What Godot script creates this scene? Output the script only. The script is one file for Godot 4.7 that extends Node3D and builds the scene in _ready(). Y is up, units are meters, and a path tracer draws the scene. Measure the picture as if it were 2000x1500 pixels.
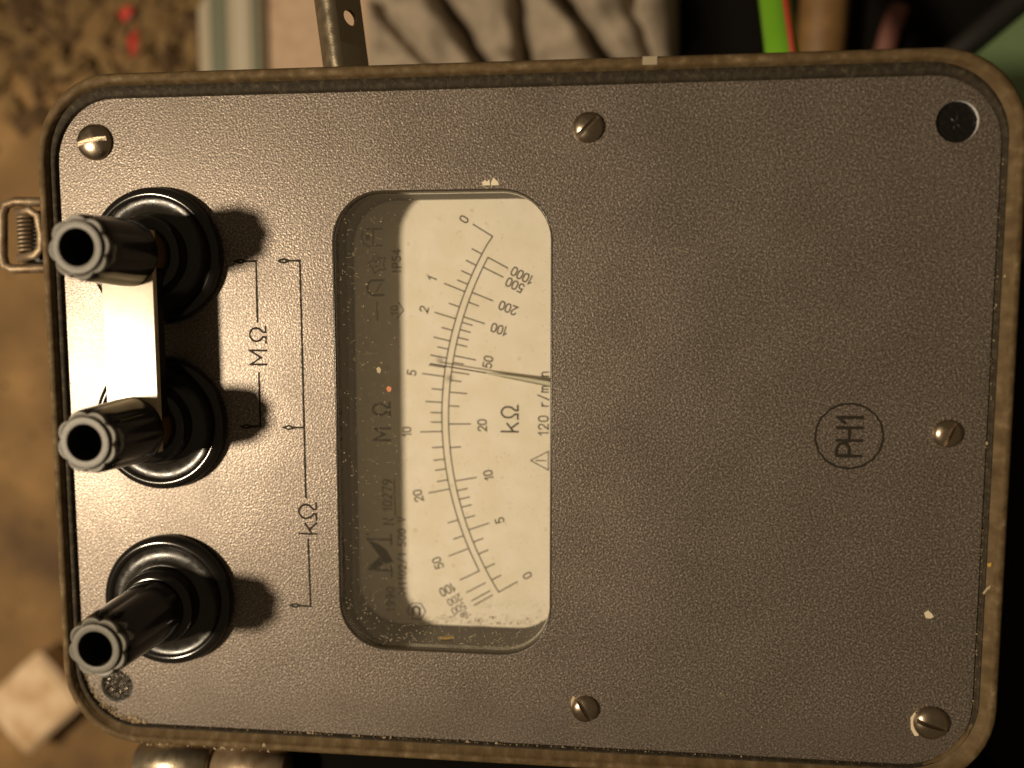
extends Node3D
# A portable insulation tester lying face up, seen from above under one warm lamp.
# Shapes are written in millimetres (x to the right, z towards the lower edge of the picture, y up; the face plate is y = 0) and scaled to metres.

const MM := 0.001
var rng := RandomNumberGenerator.new()
var M := {}

# ---------------------------------------------------------------- helpers
func v(x: float, y: float, z: float) -> Vector3:
	return Vector3(x, y, z) * MM

func lin(r: float, g: float, b: float, a := 1.0) -> Color:
	return Color(r, g, b, a).linear_to_srgb()

func new_st() -> SurfaceTool:
	var st := SurfaceTool.new()
	st.begin(Mesh.PRIMITIVE_TRIANGLES)
	st.set_smooth_group(0)
	return st

func soft(st: SurfaceTool, on := true) -> void:
	st.set_smooth_group(0 if on else -1)

func tri(st: SurfaceTool, a: Vector3, b: Vector3, c: Vector3) -> void:
	st.add_vertex(a); st.add_vertex(b); st.add_vertex(c)

func quad(st: SurfaceTool, a: Vector3, b: Vector3, c: Vector3, d: Vector3) -> void:
	tri(st, a, b, c); tri(st, a, c, d)

func done(st: SurfaceTool, m: Material) -> ArrayMesh:
	st.generate_normals()
	st.set_material(m)
	return st.commit()

func part(called: String, st: SurfaceTool, m: Material, parent: Node3D, at := Vector3.ZERO) -> MeshInstance3D:
	var o := MeshInstance3D.new()
	o.name = called
	o.mesh = done(st, m)
	o.position = at
	parent.add_child(o, true)
	return o

func tag(o: Node, label: String, category: String, group := "") -> void:
	o.set_meta("label", label)
	o.set_meta("category", category)
	if group:
		o.set_meta("group", group)

func thing(called: String, label: String, category: String, at := Vector3.ZERO, turn := 0.0, group := "") -> Node3D:
	var o := Node3D.new()
	o.name = called
	o.position = at
	o.rotation.y = turn
	tag(o, label, category, group)
	add_child(o, true)
	return o

# a rounded rectangle, clockwise as seen from above
func ring(l: float, t: float, r: float, b: float, rad: float, y: float, n := 10) -> PackedVector3Array:
	var p := PackedVector3Array()
	for c in [[l + rad, t + rad, PI], [r - rad, t + rad, 1.5 * PI], [r - rad, b - rad, 0.0], [l + rad, b - rad, 0.5 * PI]]:
		for k in n + 1:
			var a: float = c[2] + 0.5 * PI * k / n
			p.append(v(c[0] + rad * cos(a), y, c[1] + rad * sin(a)))
	return p

func circle(x: float, z: float, r: float, y: float, n := 48, lobes := 0, amp := 0.0) -> PackedVector3Array:
	var p := PackedVector3Array()
	for k in n:
		var a := TAU * k / n
		var w := r
		if lobes:
			w += amp * (2.0 * pow(absf(cos(a * lobes * 0.5)), 0.8) - 1.0)
		p.append(v(x + w * cos(a), y, z + w * sin(a)))
	return p

func loft(st: SurfaceTool, rings: Array) -> void:
	for k in rings.size() - 1:
		var a: PackedVector3Array = rings[k]
		var b: PackedVector3Array = rings[k + 1]
		for i in a.size():
			var j := (i + 1) % a.size()
			quad(st, a[i], a[j], b[j], b[i])

func cap(st: SurfaceTool, p: PackedVector3Array, up := true) -> void:
	var c := Vector3.ZERO
	for q in p:
		c += q
	c /= p.size()
	for i in p.size():
		var j := (i + 1) % p.size()
		if up:
			tri(st, c, p[i], p[j])
		else:
			tri(st, c, p[j], p[i])

func lathe(st: SurfaceTool, prof: Array, n := 48) -> void:
	var rs := []
	for q in prof:
		rs.append(circle(0, 0, q[0], q[1], n))
	loft(st, rs)

# a tube along a path of points in millimetres
func tube(st: SurfaceTool, pts: Array, rad: float, n := 10, flat := 1.0) -> void:
	var rs := []
	var side := Vector3.ZERO
	for i in pts.size():
		var d: Vector3 = (pts[mini(i + 1, pts.size() - 1)] - pts[maxi(i - 1, 0)]).normalized()
		if side == Vector3.ZERO:
			side = d.cross(Vector3.UP if absf(d.y) < 0.9 else Vector3.RIGHT).normalized()
		side = (side - d * side.dot(d)).normalized()
		var up := side.cross(d)
		var c := PackedVector3Array()
		for k in n:
			var a := TAU * k / n
			c.append((pts[i] + (side * cos(a) + up * sin(a) * flat) * rad) * MM)
		rs.append(c)
	loft(st, rs)
	cap(st, rs[0], false)
	cap(st, rs[-1], true)

# a box with chamfered edges, in millimetres
func box(st: SurfaceTool, c: Vector3, s: Vector3, ch := 0.3, rad := 0.0) -> void:
	var l := c.x - s.x / 2; var r := c.x + s.x / 2; var t := c.z - s.z / 2; var b := c.z + s.z / 2
	var y0 := c.y - s.y / 2; var y1 := c.y + s.y / 2
	var q := maxf(rad, ch)
	var n := 4 if rad > 0.0 else 1
	soft(st, false)
	var rs := [ring(l + ch, t + ch, r - ch, b - ch, q, y0, n), ring(l, t, r, b, q, y0 + ch, n), ring(l, t, r, b, q, y1 - ch, n), ring(l + ch, t + ch, r - ch, b - ch, q, y1, n)]
	loft(st, rs)
	cap(st, rs[0], false)
	cap(st, rs[3], true)

# a drawn line: a mitred strip; ridge > 0 gives it a raised middle (an inked, engraved stroke)
func stroke(st: SurfaceTool, pts: Array, w: float, y: float, ridge := 0.0, closed := false) -> void:
	var n := pts.size()
	if ridge > 0.025:
		pts = wander(pts, closed); n = pts.size()
	var L := []; var R := []; var C := []
	for i in n:
		var p: Vector2 = pts[i]
		var d0 := Vector2.ZERO; var d1 := Vector2.ZERO
		if i > 0 or closed:
			d0 = (p - pts[(i + n - 1) % n]).normalized()
		if i < n - 1 or closed:
			d1 = (pts[(i + 1) % n] - p).normalized()
		if d0 == Vector2.ZERO:
			d0 = d1; p -= d0 * w * 0.5
		if d1 == Vector2.ZERO:
			d1 = d0; p += d0 * w * 0.5
		var t := (d0 + d1).normalized()
		var s := Vector2(-t.y, t.x)
		var k := clampf(1.0 / maxf(0.35, s.dot(Vector2(-d0.y, d0.x))), 1.0, 2.4)
		s *= w * 0.5 * k * (rng.randf_range(.8, 1.2) if ridge > 0.025 else 1.0)
		L.append(v(p.x - s.x, y, p.y - s.y)); R.append(v(p.x + s.x, y, p.y + s.y)); C.append(v(p.x, y + ridge, p.y))
	for i in (n if closed else n - 1):
		var j := (i + 1) % n
		if ridge != 0.0:
			quad(st, L[i], L[j], C[j], C[i]); quad(st, C[i], C[j], R[j], R[i])
		else:
			quad(st, L[i], L[j], R[j], R[i])

# an engraved line: cut into short steps that wander a little
func wander(pts: Array, closed := false) -> Array:
	var out := []
	var n := pts.size()
	for i in (n if closed else n - 1):
		var a: Vector2 = pts[i]; var b: Vector2 = pts[(i + 1) % n]
		var k := maxi(1, int(a.distance_to(b) / .55))
		for j in k:
			out.append(a.lerp(b, float(j) / k) + Vector2(rng.randf_range(-.035, .035), rng.randf_range(-.035, .035)))
	if not closed:
		out.append(pts[n - 1])
	return out

const GLYPH := {
	"0": "0,1.6 0,4.4 .5,5.6 1.6,6 2.7,5.6 3.2,4.4 3.2,1.6 2.7,.4 1.6,0 .5,.4 *",
	"1": ".6,4.3 2,6 2,0",
	"2": "0,4.5 .4,5.6 1.6,6 2.8,5.6 3.2,4.5 2.8,3.3 0,0 3.2,0",
	"4": "2.4,0 2.4,2.2 2.4,6 0,1.7 3.4,1.7",
	"5": "3,6 .5,6 .3,3.2 1,3.7 1.9,3.7 2.8,3.1 3.2,1.9 2.8,.6 1.8,0 .8,.1 0,.8",
	"7": "0,6 3.2,6 1.2,0",
	"9": "3.1,3.6 2.5,2.7 1.5,2.5 .5,3 0,4.2 .5,5.5 1.6,6 2.7,5.5 3.2,4.2 3,2 2.2,.5 1,0",
	"M": "0,0 0,6 2.1,2 4.2,6 4.2,0",
	"O": "0,0 1.7,0 1.7,1 .7,2.2 .4,3.6 .7,4.9 1.5,5.7 2.4,6 3.3,5.7 4.1,4.9 4.4,3.6 4.1,2.2 3.1,1 3.1,0 4.8,0",
	"k": "0,0 0,6;2.9,3.9 .1,1.6;1.2,2.5 3.1,0",
	"I": "1,0 1,6", "P": "0,0 0,6 2,6 3,5.4 3.3,4.5 3,3.5 2,2.9 .1,2.9", "N": "0,0 0,6 3.2,0 3.2,6", "V": "0,6 1.7,0 3.4,6",
	"/": "0,-.5 3,6.5", "r": ".3,0 .3,4;.4,2.6 1.2,3.8 2.4,3.9", "m": "0,0 0,4;.1,3.2 .8,3.9 1.6,3.6 1.8,3 1.8,0;1.9,3.2 2.6,3.9 3.4,3.6 3.6,3 3.6,0",
	"i": "1,0 1,4;1,5.3 1,5.9", "n": ".3,0 .3,4;.4,3 1.2,3.9 2.2,3.8 2.8,3 2.8,0", "H": "0,0 0,6;3.3,0 3.3,6;.1,3 3.2,3",
	"8": "0,3 .5,4.4 1.6,4.6 2.6,3.6 3.4,2.4 4.4,1.4 5.5,1.6 6,3 5.5,4.4 4.4,4.6 3.4,3.6;2.6,2.4 1.6,1.4 .5,1.6 0,3",
	".": "1.2,0 1.2,.4", ",": "",
}

# lettering made of strokes: centre, reading direction, cap height, overall length (0 = natural), width factor
func letters(st: SurfaceTool, s: String, c: Vector2, d: Vector2, cap_h: float, w: float, y: float, length := 0.0, ridge := 0.0, wide := 1.0) -> void:
	d = d.normalized()
	var up := Vector2(d.y, -d.x)
	var u := cap_h / 6.0
	var sum := 0.0
	var chars := []
	for i in s.length():
		var lines := []
		var most := 1.0 if s[i] == "." else 2.4
		for line in str(GLYPH.get(s[i], "")).split(";", false):
			var pts := []
			for q in line.split(" ", false):
				if q == "*":
					pts.append(null)
					continue
				var xy := q.split_floats(",")
				pts.append(Vector2(xy[0] * wide, xy[1]))
				most = maxf(most, xy[0] * wide)
			lines.append(pts)
		chars.append([most * u, lines])
		sum += most * u
	var gap := 1.35 * u
	if length > 0.0 and s.length() > 1:
		gap = (length - sum) / (s.length() - 1)
	var at := -(sum + gap * (s.length() - 1)) / 2
	var lift := 0
	for ch in chars:
		for line in ch[1]:
			var pts := []
			var closed := false
			for q in line:
				if q == null:
					closed = true
					continue
				pts.append(c + d * (q.x * u + at) + up * (q.y * u - cap_h / 2))
			stroke(st, pts, w, y + 0.012 * (lift % 3), ridge, closed)
			lift += 1
		at += ch[0] + gap

func noise_tex(size: int, freq: float, octaves: int, kind := FastNoiseLite.TYPE_SIMPLEX_SMOOTH, ramp: Gradient = null, sd := 1) -> NoiseTexture2D:
	var n := FastNoiseLite.new()
	n.noise_type = kind
	n.frequency = freq
	n.fractal_octaves = octaves
	n.seed = sd
	var t := NoiseTexture2D.new()
	t.width = size; t.height = size
	t.seamless = true
	t.noise = n
	if ramp:
		t.color_ramp = ramp
	return t

func grad(stops: Array) -> Gradient:
	var g := Gradient.new()
	var o := PackedFloat32Array(); var c := PackedColorArray()
	for s in stops:
		o.append(s[0]); c.append(lin(s[1], s[2], s[3]))
	g.offsets = o; g.colors = c
	return g

# a ramp of plain values, for roughness
func levels(lo: float, hi: float) -> Gradient:
	var g := Gradient.new()
	g.offsets = PackedFloat32Array([0.15, 0.85])
	g.colors = PackedColorArray([Color(lo, lo, lo), Color(hi, hi, hi)])
	return g

func mat(r: float, g: float, b: float, rough := 0.6, metal := 0.0, spec := 0.5) -> StandardMaterial3D:
	var m := StandardMaterial3D.new()
	m.albedo_color = lin(r, g, b)
	m.roughness = rough
	m.metallic = metal
	m.metallic_specular = spec
	return m

# surface pattern in the thing's own millimetres: `span` millimetres per repeat
func pattern(m: StandardMaterial3D, albedo: Texture2D, relief: Texture2D, span: float, depth_mm := 0.0, rough: Texture2D = null) -> StandardMaterial3D:
	m.uv1_triplanar = true
	m.uv1_scale = Vector3.ONE * (1000.0 / span)
	if albedo:
		m.albedo_texture = albedo
		m.albedo_color = Color.WHITE
	if relief:
		m.heightmap_enabled = true
		m.heightmap_texture = relief
		m.heightmap_scale = depth_mm * 0.1
	if rough:
		m.roughness_texture = rough
		m.roughness = 1.0
	return m

func materials() -> void:
	var grain := noise_tex(2048, 0.19, 2, FastNoiseLite.TYPE_SIMPLEX_SMOOTH, null, 3)
	var flecks := noise_tex(2048, 0.16, 3, FastNoiseLite.TYPE_SIMPLEX_SMOOTH, grad([[0.0, .07, .056, .045], [0.42, .142, .117, .096], [0.7, .26, .219, .184], [1.0, .62, .535, .455]]), 8)
	var smears := noise_tex(1024, 0.008, 4, FastNoiseLite.TYPE_SIMPLEX_SMOOTH, levels(.40, .50), 77)
	M.panel = pattern(mat(.2, .2, .2, .5, .6), flecks, grain, 210.0, 0.058, smears)
	M.panel.clearcoat_enabled = true
	M.panel.clearcoat = 0.3
	M.panel.clearcoat_roughness = 0.26
	var worn := noise_tex(1024, 0.02, 5, FastNoiseLite.TYPE_SIMPLEX_SMOOTH, grad([[0.0, .045, .027, .011], [0.38, .085, .056, .025], [0.62, .11, .074, .036], [0.8, .155, .11, .06], [1.0, .26, .20, .12]]), 21)
	var rough_bits := noise_tex(1024, 0.09, 3, FastNoiseLite.TYPE_SIMPLEX_SMOOTH, null, 5)
	M.rim = pattern(mat(.2, .2, .2, .72, 0.0, .3), worn, rough_bits, 90.0, 0.05)
	M.case_side = pattern(mat(.1, .08, .06, .6), null, rough_bits, 60.0, 0.08)
	M.case_side.albedo_color = lin(.10, .075, .05)
	var gasket := noise_tex(1024, 0.03, 4, FastNoiseLite.TYPE_SIMPLEX_SMOOTH, grad([[0.0, .018, .014, .009], [0.55, .033, .026, .017], [0.8, .06, .048, .031], [1.0, .12, .092, .055]]), 31)
	M.rubber = pattern(mat(.02, .02, .02, .75, 0.0, .3), gasket, rough_bits, 60.0, 0.1)
	M.bakelite = mat(.008, .007, .006, .16)
	var wear := noise_tex(512, 0.03, 4, FastNoiseLite.TYPE_SIMPLEX_SMOOTH, levels(.2, .42), 12)
	M.brass = mat(.35, .20, .07, .3, .9)
	M.bakelite_worn = pattern(mat(.016, .014, .011, .3), null, rough_bits, 40.0, 0.012, wear)
	M.bakelite_top = pattern(mat(.10, .092, .075, .45), null, rough_bits, 30.0, 0.04)
	M.ink = mat(.022, .018, .013, .7, 0.0, .3)
	M.print = mat(.04, .031, .018, .7)
	M.print_dark = mat(.010, .008, .006, .6)
	M.black = mat(.006, .005, .004, .5)
	M.lid = mat(.004, .0035, .003, .95, 0.0, .1)
	M.hole = mat(.002, .002, .002, .9)
	var steel_rough := noise_tex(512, 0.03, 4, FastNoiseLite.TYPE_SIMPLEX_SMOOTH, levels(.26, .5), 14)
	var screw_rough := noise_tex(256, 0.04, 4, FastNoiseLite.TYPE_SIMPLEX_SMOOTH, levels(.22, .4), 15)
	M.screw = pattern(mat(.38, .31, .235, .3, 1.0), null, rough_bits, 30.0, 0.012, screw_rough)
	var tarnish := noise_tex(512, 0.012, 5, FastNoiseLite.TYPE_SIMPLEX_SMOOTH, grad([[0.0, .30, .235, .14], [.4, .42, .34, .215], [1.0, .52, .435, .29]]), 19)
	M.nickel = pattern(mat(.50, .42, .28, .25, 0.0), tarnish, rough_bits, 40.0, 0.003)
	M.zinc = pattern(mat(.33, .28, .20, .34, .9), null, rough_bits, 50.0, 0.03, steel_rough)
	var rust := noise_tex(512, 0.02, 4, FastNoiseLite.TYPE_SIMPLEX_SMOOTH, grad([[0.0, .10, .06, .03], [0.5, .22, .16, .10], [1.0, .36, .29, .20]]), 17)
	M.old_steel = pattern(mat(.3, .25, .18, .5, .55), rust, rough_bits, 50.0, 0.06)
	M.frame = mat(.05, .038, .024, .22)
	M.inner = mat(.035, .024, .012, .6)
	M.dirt = mat(.30, .235, .15, .95)
	M.dirt_dark = mat(.10, .065, .03, .95)
	M.cream = mat(.68, .60, .44, .7)
	M.yellow = mat(.55, .36, .06, .7)
	M.orange = mat(.60, .22, .10, .7)
	M.dust = mat(.46, .385, .25, .9)
	var glass := StandardMaterial3D.new()
	glass.transparency = BaseMaterial3D.TRANSPARENCY_ALPHA
	glass.albedo_color = Color(0.9, 0.85, 0.75, 0.02)
	glass.roughness = 0.0
	M.glass = glass

# stains, specks and yellowing of the dial paper
func dial_paper() -> StandardMaterial3D:
	var w := 512; var h := 1024
	var n := FastNoiseLite.new(); n.frequency = 0.012; n.fractal_octaves = 4; n.seed = 4
	var im := Image.create(w, h, false, Image.FORMAT_RGB8)
	for y in h:
		for x in w:
			var k := 1.0 + 0.07 * n.get_noise_2d(x, y) + rng.randf_range(-.012, .012)
			im.set_pixel(x, y, lin(.78 * k, .72 * k, .59 * k * k))
	for i in 260:
		var s := 1 if rng.randf() < .8 else 2
		im.fill_rect(Rect2i(rng.randi_range(60, w - 8), rng.randi_range(8, h - 8), s, rng.randi_range(1, 2)), lin(.22, .17, .09) if rng.randf() < .7 else lin(.45, .38, .25))
	for i in 26:   # faint round spots
		var cx := rng.randi_range(90, w - 20); var cy := rng.randi_range(20, h - 20); var r := rng.randf_range(3, 8)
		for y in range(maxi(0, cy - 9), mini(h, cy + 9)):
			for x in range(maxi(0, cx - 9), mini(w, cx + 9)):
				var f := clampf(1.0 - Vector2(x - cx, y - cy).length() / r, 0, 1) * .35
				im.set_pixel(x, y, im.get_pixel(x, y).lerp(lin(.38, .30, .14), f))
	for i in 900:  # grime near the lower edge of the window
		var x := rng.randi_range(150, w - 1); var y := int(h * .93 + rng.randfn(0, 1) * 9)
		if y < h:
			im.set_pixel(x, y, im.get_pixel(x, y).lerp(lin(.14, .10, .05), rng.randf_range(.1, .5)))
	var m := mat(1, 1, 1, .75)
	m.albedo_texture = ImageTexture.create_from_image(im)
	return m

# ---------------------------------------------------------------- the instrument
const DIAL := -16.0
const PIVOT := Vector2(45.7, 26.5)

func polar(a_deg: float, r: float) -> Vector2:
	var a := deg_to_rad(a_deg)
	return PIVOT + Vector2(-cos(a), sin(a)) * r

func arc(a0: float, a1: float, r: float) -> Array:
	var p := []
	for k in 41:
		p.append(polar(lerpf(a0, a1, k / 40.0), r))
	return p

func make_body(root: Node3D) -> void:
	# case: a drawn metal tub with a rolled, rounded rim
	var st := new_st()
	var l := -126.5; var t := -52.2; var r := 85.3; var b := 103.3
	loft(st, [ring(l + 5, t + 5, r - 5, b - 5, 15, -149.6), ring(l + 2.5, t + 2.5, r - 2.5, b - 2.5, 17, -147), ring(l + .6, t + .6, r - .6, b - .6, 18, -2.4)])
	part("case", st, M.case_side, root)
	st = new_st()
	loft(st, [ring(l + .6, t + .6, r - .6, b - .6, 18, -2.4), ring(l + .1, t + .1, r - .1, b - .1, 18, -1.6), ring(l, t, r, b, 18, 1.6), ring(l + .25, t + .25, r - .25, b - .25, 18, 2.1), ring(l + .8, t + .8, r - .8, b - .8, 17.5, 2.6),
		ring(l + 1.5, t + 1.7, r - 1.5, b - 1.5, 17, 2.6), ring(l + 1.95, t + 2.2, r - 2.0, b - 2.0, 16.6, 2.2), ring(l + 2.15, t + 2.35, r - 2.2, b - 2.2, 16.4, 1.3), ring(l + 2.5, t + 2.5, r - 3.3, b - 3.4, 16, 1.0), ring(l + 2.6, t + 2.6, r - 3.5, b - 3.6, 16, .6), ring(l + 2.6, t + 2.6, r - 3.5, b - 3.6, 16, -3.0)])
	var rim := part("rim", st, M.rim, root)
	st = new_st()
	soft(st, false)
	box(st, Vector3(10.2, 2.63, -51.1), Vector3(3.0, .12, 1.7), .03)
	part("paint_chip", st, mat(.30, .25, .17, .8), rim)
	# rubber seal lying in the gutter between rim and face plate
	st = new_st()
	loft(st, [ring(l + 2.2, t + 2.2, r - 3.3, b - 3.4, 16, .3), ring(l + 2.4, t + 2.6, r - 3.4, b - 3.5, 15.8, 1.1), ring(l + 3.3, t + 4.4, r - 3.6, b - 3.7, 15, 1.0), ring(l + 3.55, t + 4.85, r - 3.8, b - 3.9, 14.5, .6), ring(l + 3.6, t + 4.9, r - 4.0, b - 4.0, 14.5, -.6), ring(l + 6, t + 8, r - 7, b - 7, 13, -1.1)])
	part("gasket", st, M.rubber, root)

	# face plate with the window opening and two sunk screw holes cut through it
	var plate := CSGPolygon3D.new()
	plate.name = "front_panel"
	plate.polygon = flat(ring(-122.85, -47.15, 81.0, 99.2, 14.0, 0))
	plate.depth = 1.4
	plate.rotation.x = PI / 2
	plate.position.y = -1.4 * MM
	plate.material = M.panel
	for cut in [ring(-58.95, -26.05, -9.85, 78.45, 11.2, 0), circle(72.3, -37.9, 4.2, 0), circle(-114.4, 90.2, 4.1, 0)]:
		var hole := CSGPolygon3D.new()
		hole.name = "opening"
		hole.polygon = flat(cut)
		hole.depth = 8
		hole.position.z = 0.003
		hole.operation = CSGShape3D.OPERATION_SUBTRACTION
		plate.add_child(hole, true)
	for p in [plate] + plate.get_children():
		p.depth *= MM
	root.add_child(plate, true)

	# window: dark moulded surround, pane, dial and pointer
	st = new_st()
	loft(st, [ring(-58.9, -26.0, -9.9, 78.4, 11.2, -1.35), ring(-58.9, -26.0, -9.9, 78.4, 11.2, -.2), ring(-58.8, -25.9, -10.0, 78.3, 11.1, -.06), ring(-58.65, -25.75, -10.15, 78.15, 10.95, -.12), ring(-58.5, -25.6, -10.3, 78.0, 10.8, -.5), ring(-58.4, -25.5, -10.4, 77.9, 10.8, -3.2)])
	part("window_surround", st, M.frame, root)
	st = new_st()
	loft(st, [ring(-58.4, -25.5, -10.4, 77.9, 10.8, -3.2), ring(-58.6, -25.7, -10.2, 78.1, 10.8, -3.4), ring(-58.8, -25.9, -8.0, 78.3, 10.8, -17.2)])
	part("dial_housing", st, M.inner, root)
	make_dial(root)
	st = new_st()
	soft(st, false)
	var g := [ring(-58.35, -25.45, -10.45, 77.85, 10.7, -3.0), ring(-58.35, -25.45, -10.45, 77.85, 10.7, -1.3)]
	loft(st, g)
	cap(st, g[0], false); cap(st, g[1], true)
	var pane := part("window_pane", st, M.glass, root)
	# dust, lint and scratches on the pane
	st = new_st()
	soft(st, false)
	for i in 900:
		var x := rng.randf_range(-57.8, -11.0); var z := rng.randf_range(-24.5, 77)
		if i > 480:
			x = minf(-57.8 + absf(rng.randfn(0, 1)) * 8.0, -11.0)
		if i > 720:
			z = 77.2 - absf(rng.randfn(0, 1)) * 3.4; x = rng.randf_range(-50, -13)
		if Geometry2D.is_point_in_polygon(Vector2(x, z) * MM, flat(ring(-57.9, -25, -10.9, 77.4, 10.5, 0))):
			var a := rng.randf() * TAU
			var q := Vector2(cos(a), sin(a))
			var len_ := rng.randf_range(.05, .16) if rng.randf() < .84 else rng.randf_range(.3, .8)
			var w := rng.randf_range(.04, .12) if len_ < .2 else .045
			var p := [Vector2(x, z) - q * len_, Vector2(x, z) + Vector2(-q.y, q.x) * len_ * rng.randf_range(-.06, .06), Vector2(x, z) + q * len_]
			stroke(st, p, w, -1.27 + .002 * (i % 9), .03)
	var dust := part("dust", st, M.dust, pane)
	dust.set_meta("kind", "stuff")

func flat(p: PackedVector3Array) -> PackedVector2Array:
	var o := PackedVector2Array()
	for q in p:
		o.append(Vector2(q.x, q.z))
	return o

func make_dial(root: Node3D) -> void:
	var st := new_st()
	var l := -60.0; var t := -28.0; var r := -7.0; var b := 80.0
	for q in [[l, t], [r, t], [r, b], [l, t], [r, b], [l, b]]:
		st.set_uv(Vector2((q[0] - l) / (r - l), (q[1] - t) / (b - t)))
		st.add_vertex(v(q[0], DIAL, q[1]))
	var dial := part("dial", st, dial_paper(), root)
	var y := DIAL + .03
	# two scale arcs with their ticks: [angle, tick length class]
	st = new_st()
	var w := .3
	var outer := arc(-31.7, 26.93, 83.27); outer[0] = polar(-31.7, 83.1)
	stroke(st, [polar(-31.7, 88.5)] + outer + [polar(26.93, 88.6)], w, y)
	for q in [[-28.35, 0], [-26.3, 0], [-24.5, 0], [-22.9, 0], [-21.62, 2], [-18.95, 0], [-16.9, 2], [-14.9, 0], [-13.1, 1], [-11.7, 0], [-10.2, 1], [-8.6, 1], [-7.1, 2], [-4.85, 0], [-2.73, 1], [-.97, 0], [.6, 0], [2.17, 2], [4.8, 0], [6.9, 0], [8.56, 0], [10.45, 0], [12.03, 2], [17.5, 0], [20.35, 0], [22.68, 2], [26.95, 2]]:
		if q[0] == 26.95:
			continue
		stroke(st, [polar(q[0], 83.45), polar(q[0], [85.9, 87.25, 88.55][q[1]])], w, y - .006)
	for a in [29.2, 30.77, 31.6]:
		stroke(st, [polar(a, 83.4), polar(a, 88.6)], w, y - .006)
	part("scale_print", st, M.print, dial)
	st = new_st()
	stroke(st, [polar(-28.35, 76.3)] + arc(-28.35, 31.7, 81.62) + [polar(31.75, 76.3)], w, y)
	for q in [[-26.55, 2], [-21.95, 2], [-20.2, 0], [-17.6, 2], [-16.65, 0], [-15.38, 0], [-14.0, 0], [-12.83, 0], [-10.83, 2], [-9.68, 0], [-8.07, 1], [-6.6, 0], [-4.57, 1], [-2.2, 0], [.92, 2], [5.0, 0], [10.85, 2], [12.55, 0], [14.1, 0], [15.54, 0], [17.55, 0], [19.65, 2], [21.93, 0], [24.2, 0], [26.9, 0], [29.27, 0]]:
		stroke(st, [polar(q[0], 81.45), polar(q[0], [79.05, 77.4, 76.3][q[1]])], w, y - .006)
	part("scale_print", st, M.print, dial)
	# numbers: across the radius, or along it for the long ones
	for q in [["0", -31.64, 91.07, 0], ["1", -21.56, 91.85, 0], ["2", -16.87, 91.34, 0], ["5", -7.01, 91.28, 0], ["10", 2.17, 92.12, 0], ["20", 12.14, 91.4, 0], ["50", 23.09, 91.95, 0], ["100", 27.46, 92.6, 1], ["200", 29.35, 92.3, 1], ["500", 30.85, 92.5, 1], ["8", 32.0, 92.2, 1],
			["1000", -28.38, 72.3, 1], ["500", -26.2, 72.9, 1], ["200", -21.76, 72.2, 1], ["100", -17.4, 72.4, 1], ["50", -10.9, 73.26, 0], ["20", 1.18, 73.4, 0], ["10", 10.9, 73.2, 0], ["5", 19.81, 73.5, 0], ["0", 31.67, 73.26, 0]]:
		st = new_st()
		var a: float = deg_to_rad(q[1])
		var small: bool = q[2] > 90.0 and q[1] > 28.0
		letters(st, q[0], polar(q[1], q[2]), Vector2(-cos(a), sin(a)) if q[3] else Vector2(-sin(a), -cos(a)), 1.75 if small else 2.05, .22 if small else .33, y, 0.0)
		part("number_print", st, M.print, dial)
	var up := Vector2(0, -1)
	for q in [["kO", Vector2(-21.0, 26.3), 4.0, .45, 6.3], ["MO", Vector2(-52.6, 27.4), 4.2, .5, 9.3], ["120 r/min", Vector2(-12.85, 22.7), 2.3, .3, 15.4], ["1990", Vector2(-51.0, 72.3), 2.0, .3, 6.2], ["M1102/1 500 V", Vector2(-47.9, 60.9), 1.9, .28, 19.3],
			["N", Vector2(-51.2, 52.4), 2.6, .32, 0], ["10279", Vector2(-51.4, 45.9), 2.2, .28, 8.0], ["IP54", Vector2(-48.3, -11.5), 2.0, .3, 5.5], ["10", Vector2(-49.0, .4), 1.7, .22, 2.2], ["1.5", Vector2(-53.0, -10.9), 1.2, .18, 1.9]]:
		st = new_st()
		letters(st, q[0], q[1], up, q[2], q[3], y, q[4])
		part("lettering", st, M.print_dark, dial)
	# symbols
	st = new_st()
	stroke(st, [Vector2(-49.6, 41.8), Vector2(-49.4, 50.8)], .25, y)
	part("underline_print", st, M.print_dark, dial)
	st = new_st()
	stroke(st, [Vector2(-47.9, -1.7), Vector2(-46.7, .3), Vector2(-48.3, 2.1)], .26, y)
	part("test_voltage_sign", st, M.print_dark, dial)
	st = new_st()
	stroke(st, [Vector2(-53.2, -1.7), Vector2(-53.2, 2.6)], .28, y)
	part("direct_current_sign", st, M.print_dark, dial)
	st = new_st()
	stroke(st, [Vector2(-51.6, -3.4), Vector2(-54.4, -3.4), Vector2(-55.3, -4.1), Vector2(-55.6, -5.2), Vector2(-55.3, -6.3), Vector2(-54.4, -7.0), Vector2(-51.6, -7.0)], .42, y)
	stroke(st, [Vector2(-53.4, -4.3), Vector2(-52.0, -6.3)], .22, y + .01)
	part("magnet_sign", st, M.print_dark, dial)
	st = new_st()
	stroke(st, [Vector2(-51.8, -15.3), Vector2(-54.0, -15.3), Vector2(-54.0, -19.2), Vector2(-51.8, -19.2)], .28, y)
	var dome := []
	for k in 13:
		var a := PI * k / 12.0
		dome.append(Vector2(-54.6 - 2.2 * sin(a), -17.2 - 2.1 * cos(a)))
	stroke(st, dome, .26, y + .01)
	stroke(st, [Vector2(-55.6, -17.6), Vector2(-55.6, -16.8), Vector2(-55.0, -16.8), Vector2(-55.0, -17.6)], .3, y, 0, true)
	var star := []
	for k in 10:
		var a := TAU * k / 10.0 + PI
		star.append(Vector2(-53.0, -10.9) + Vector2(cos(a), sin(a)) * (2.45 if k % 2 == 0 else 1.45))
	part("coil_sign", st, M.print_dark, dial)
	st = new_st()
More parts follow.
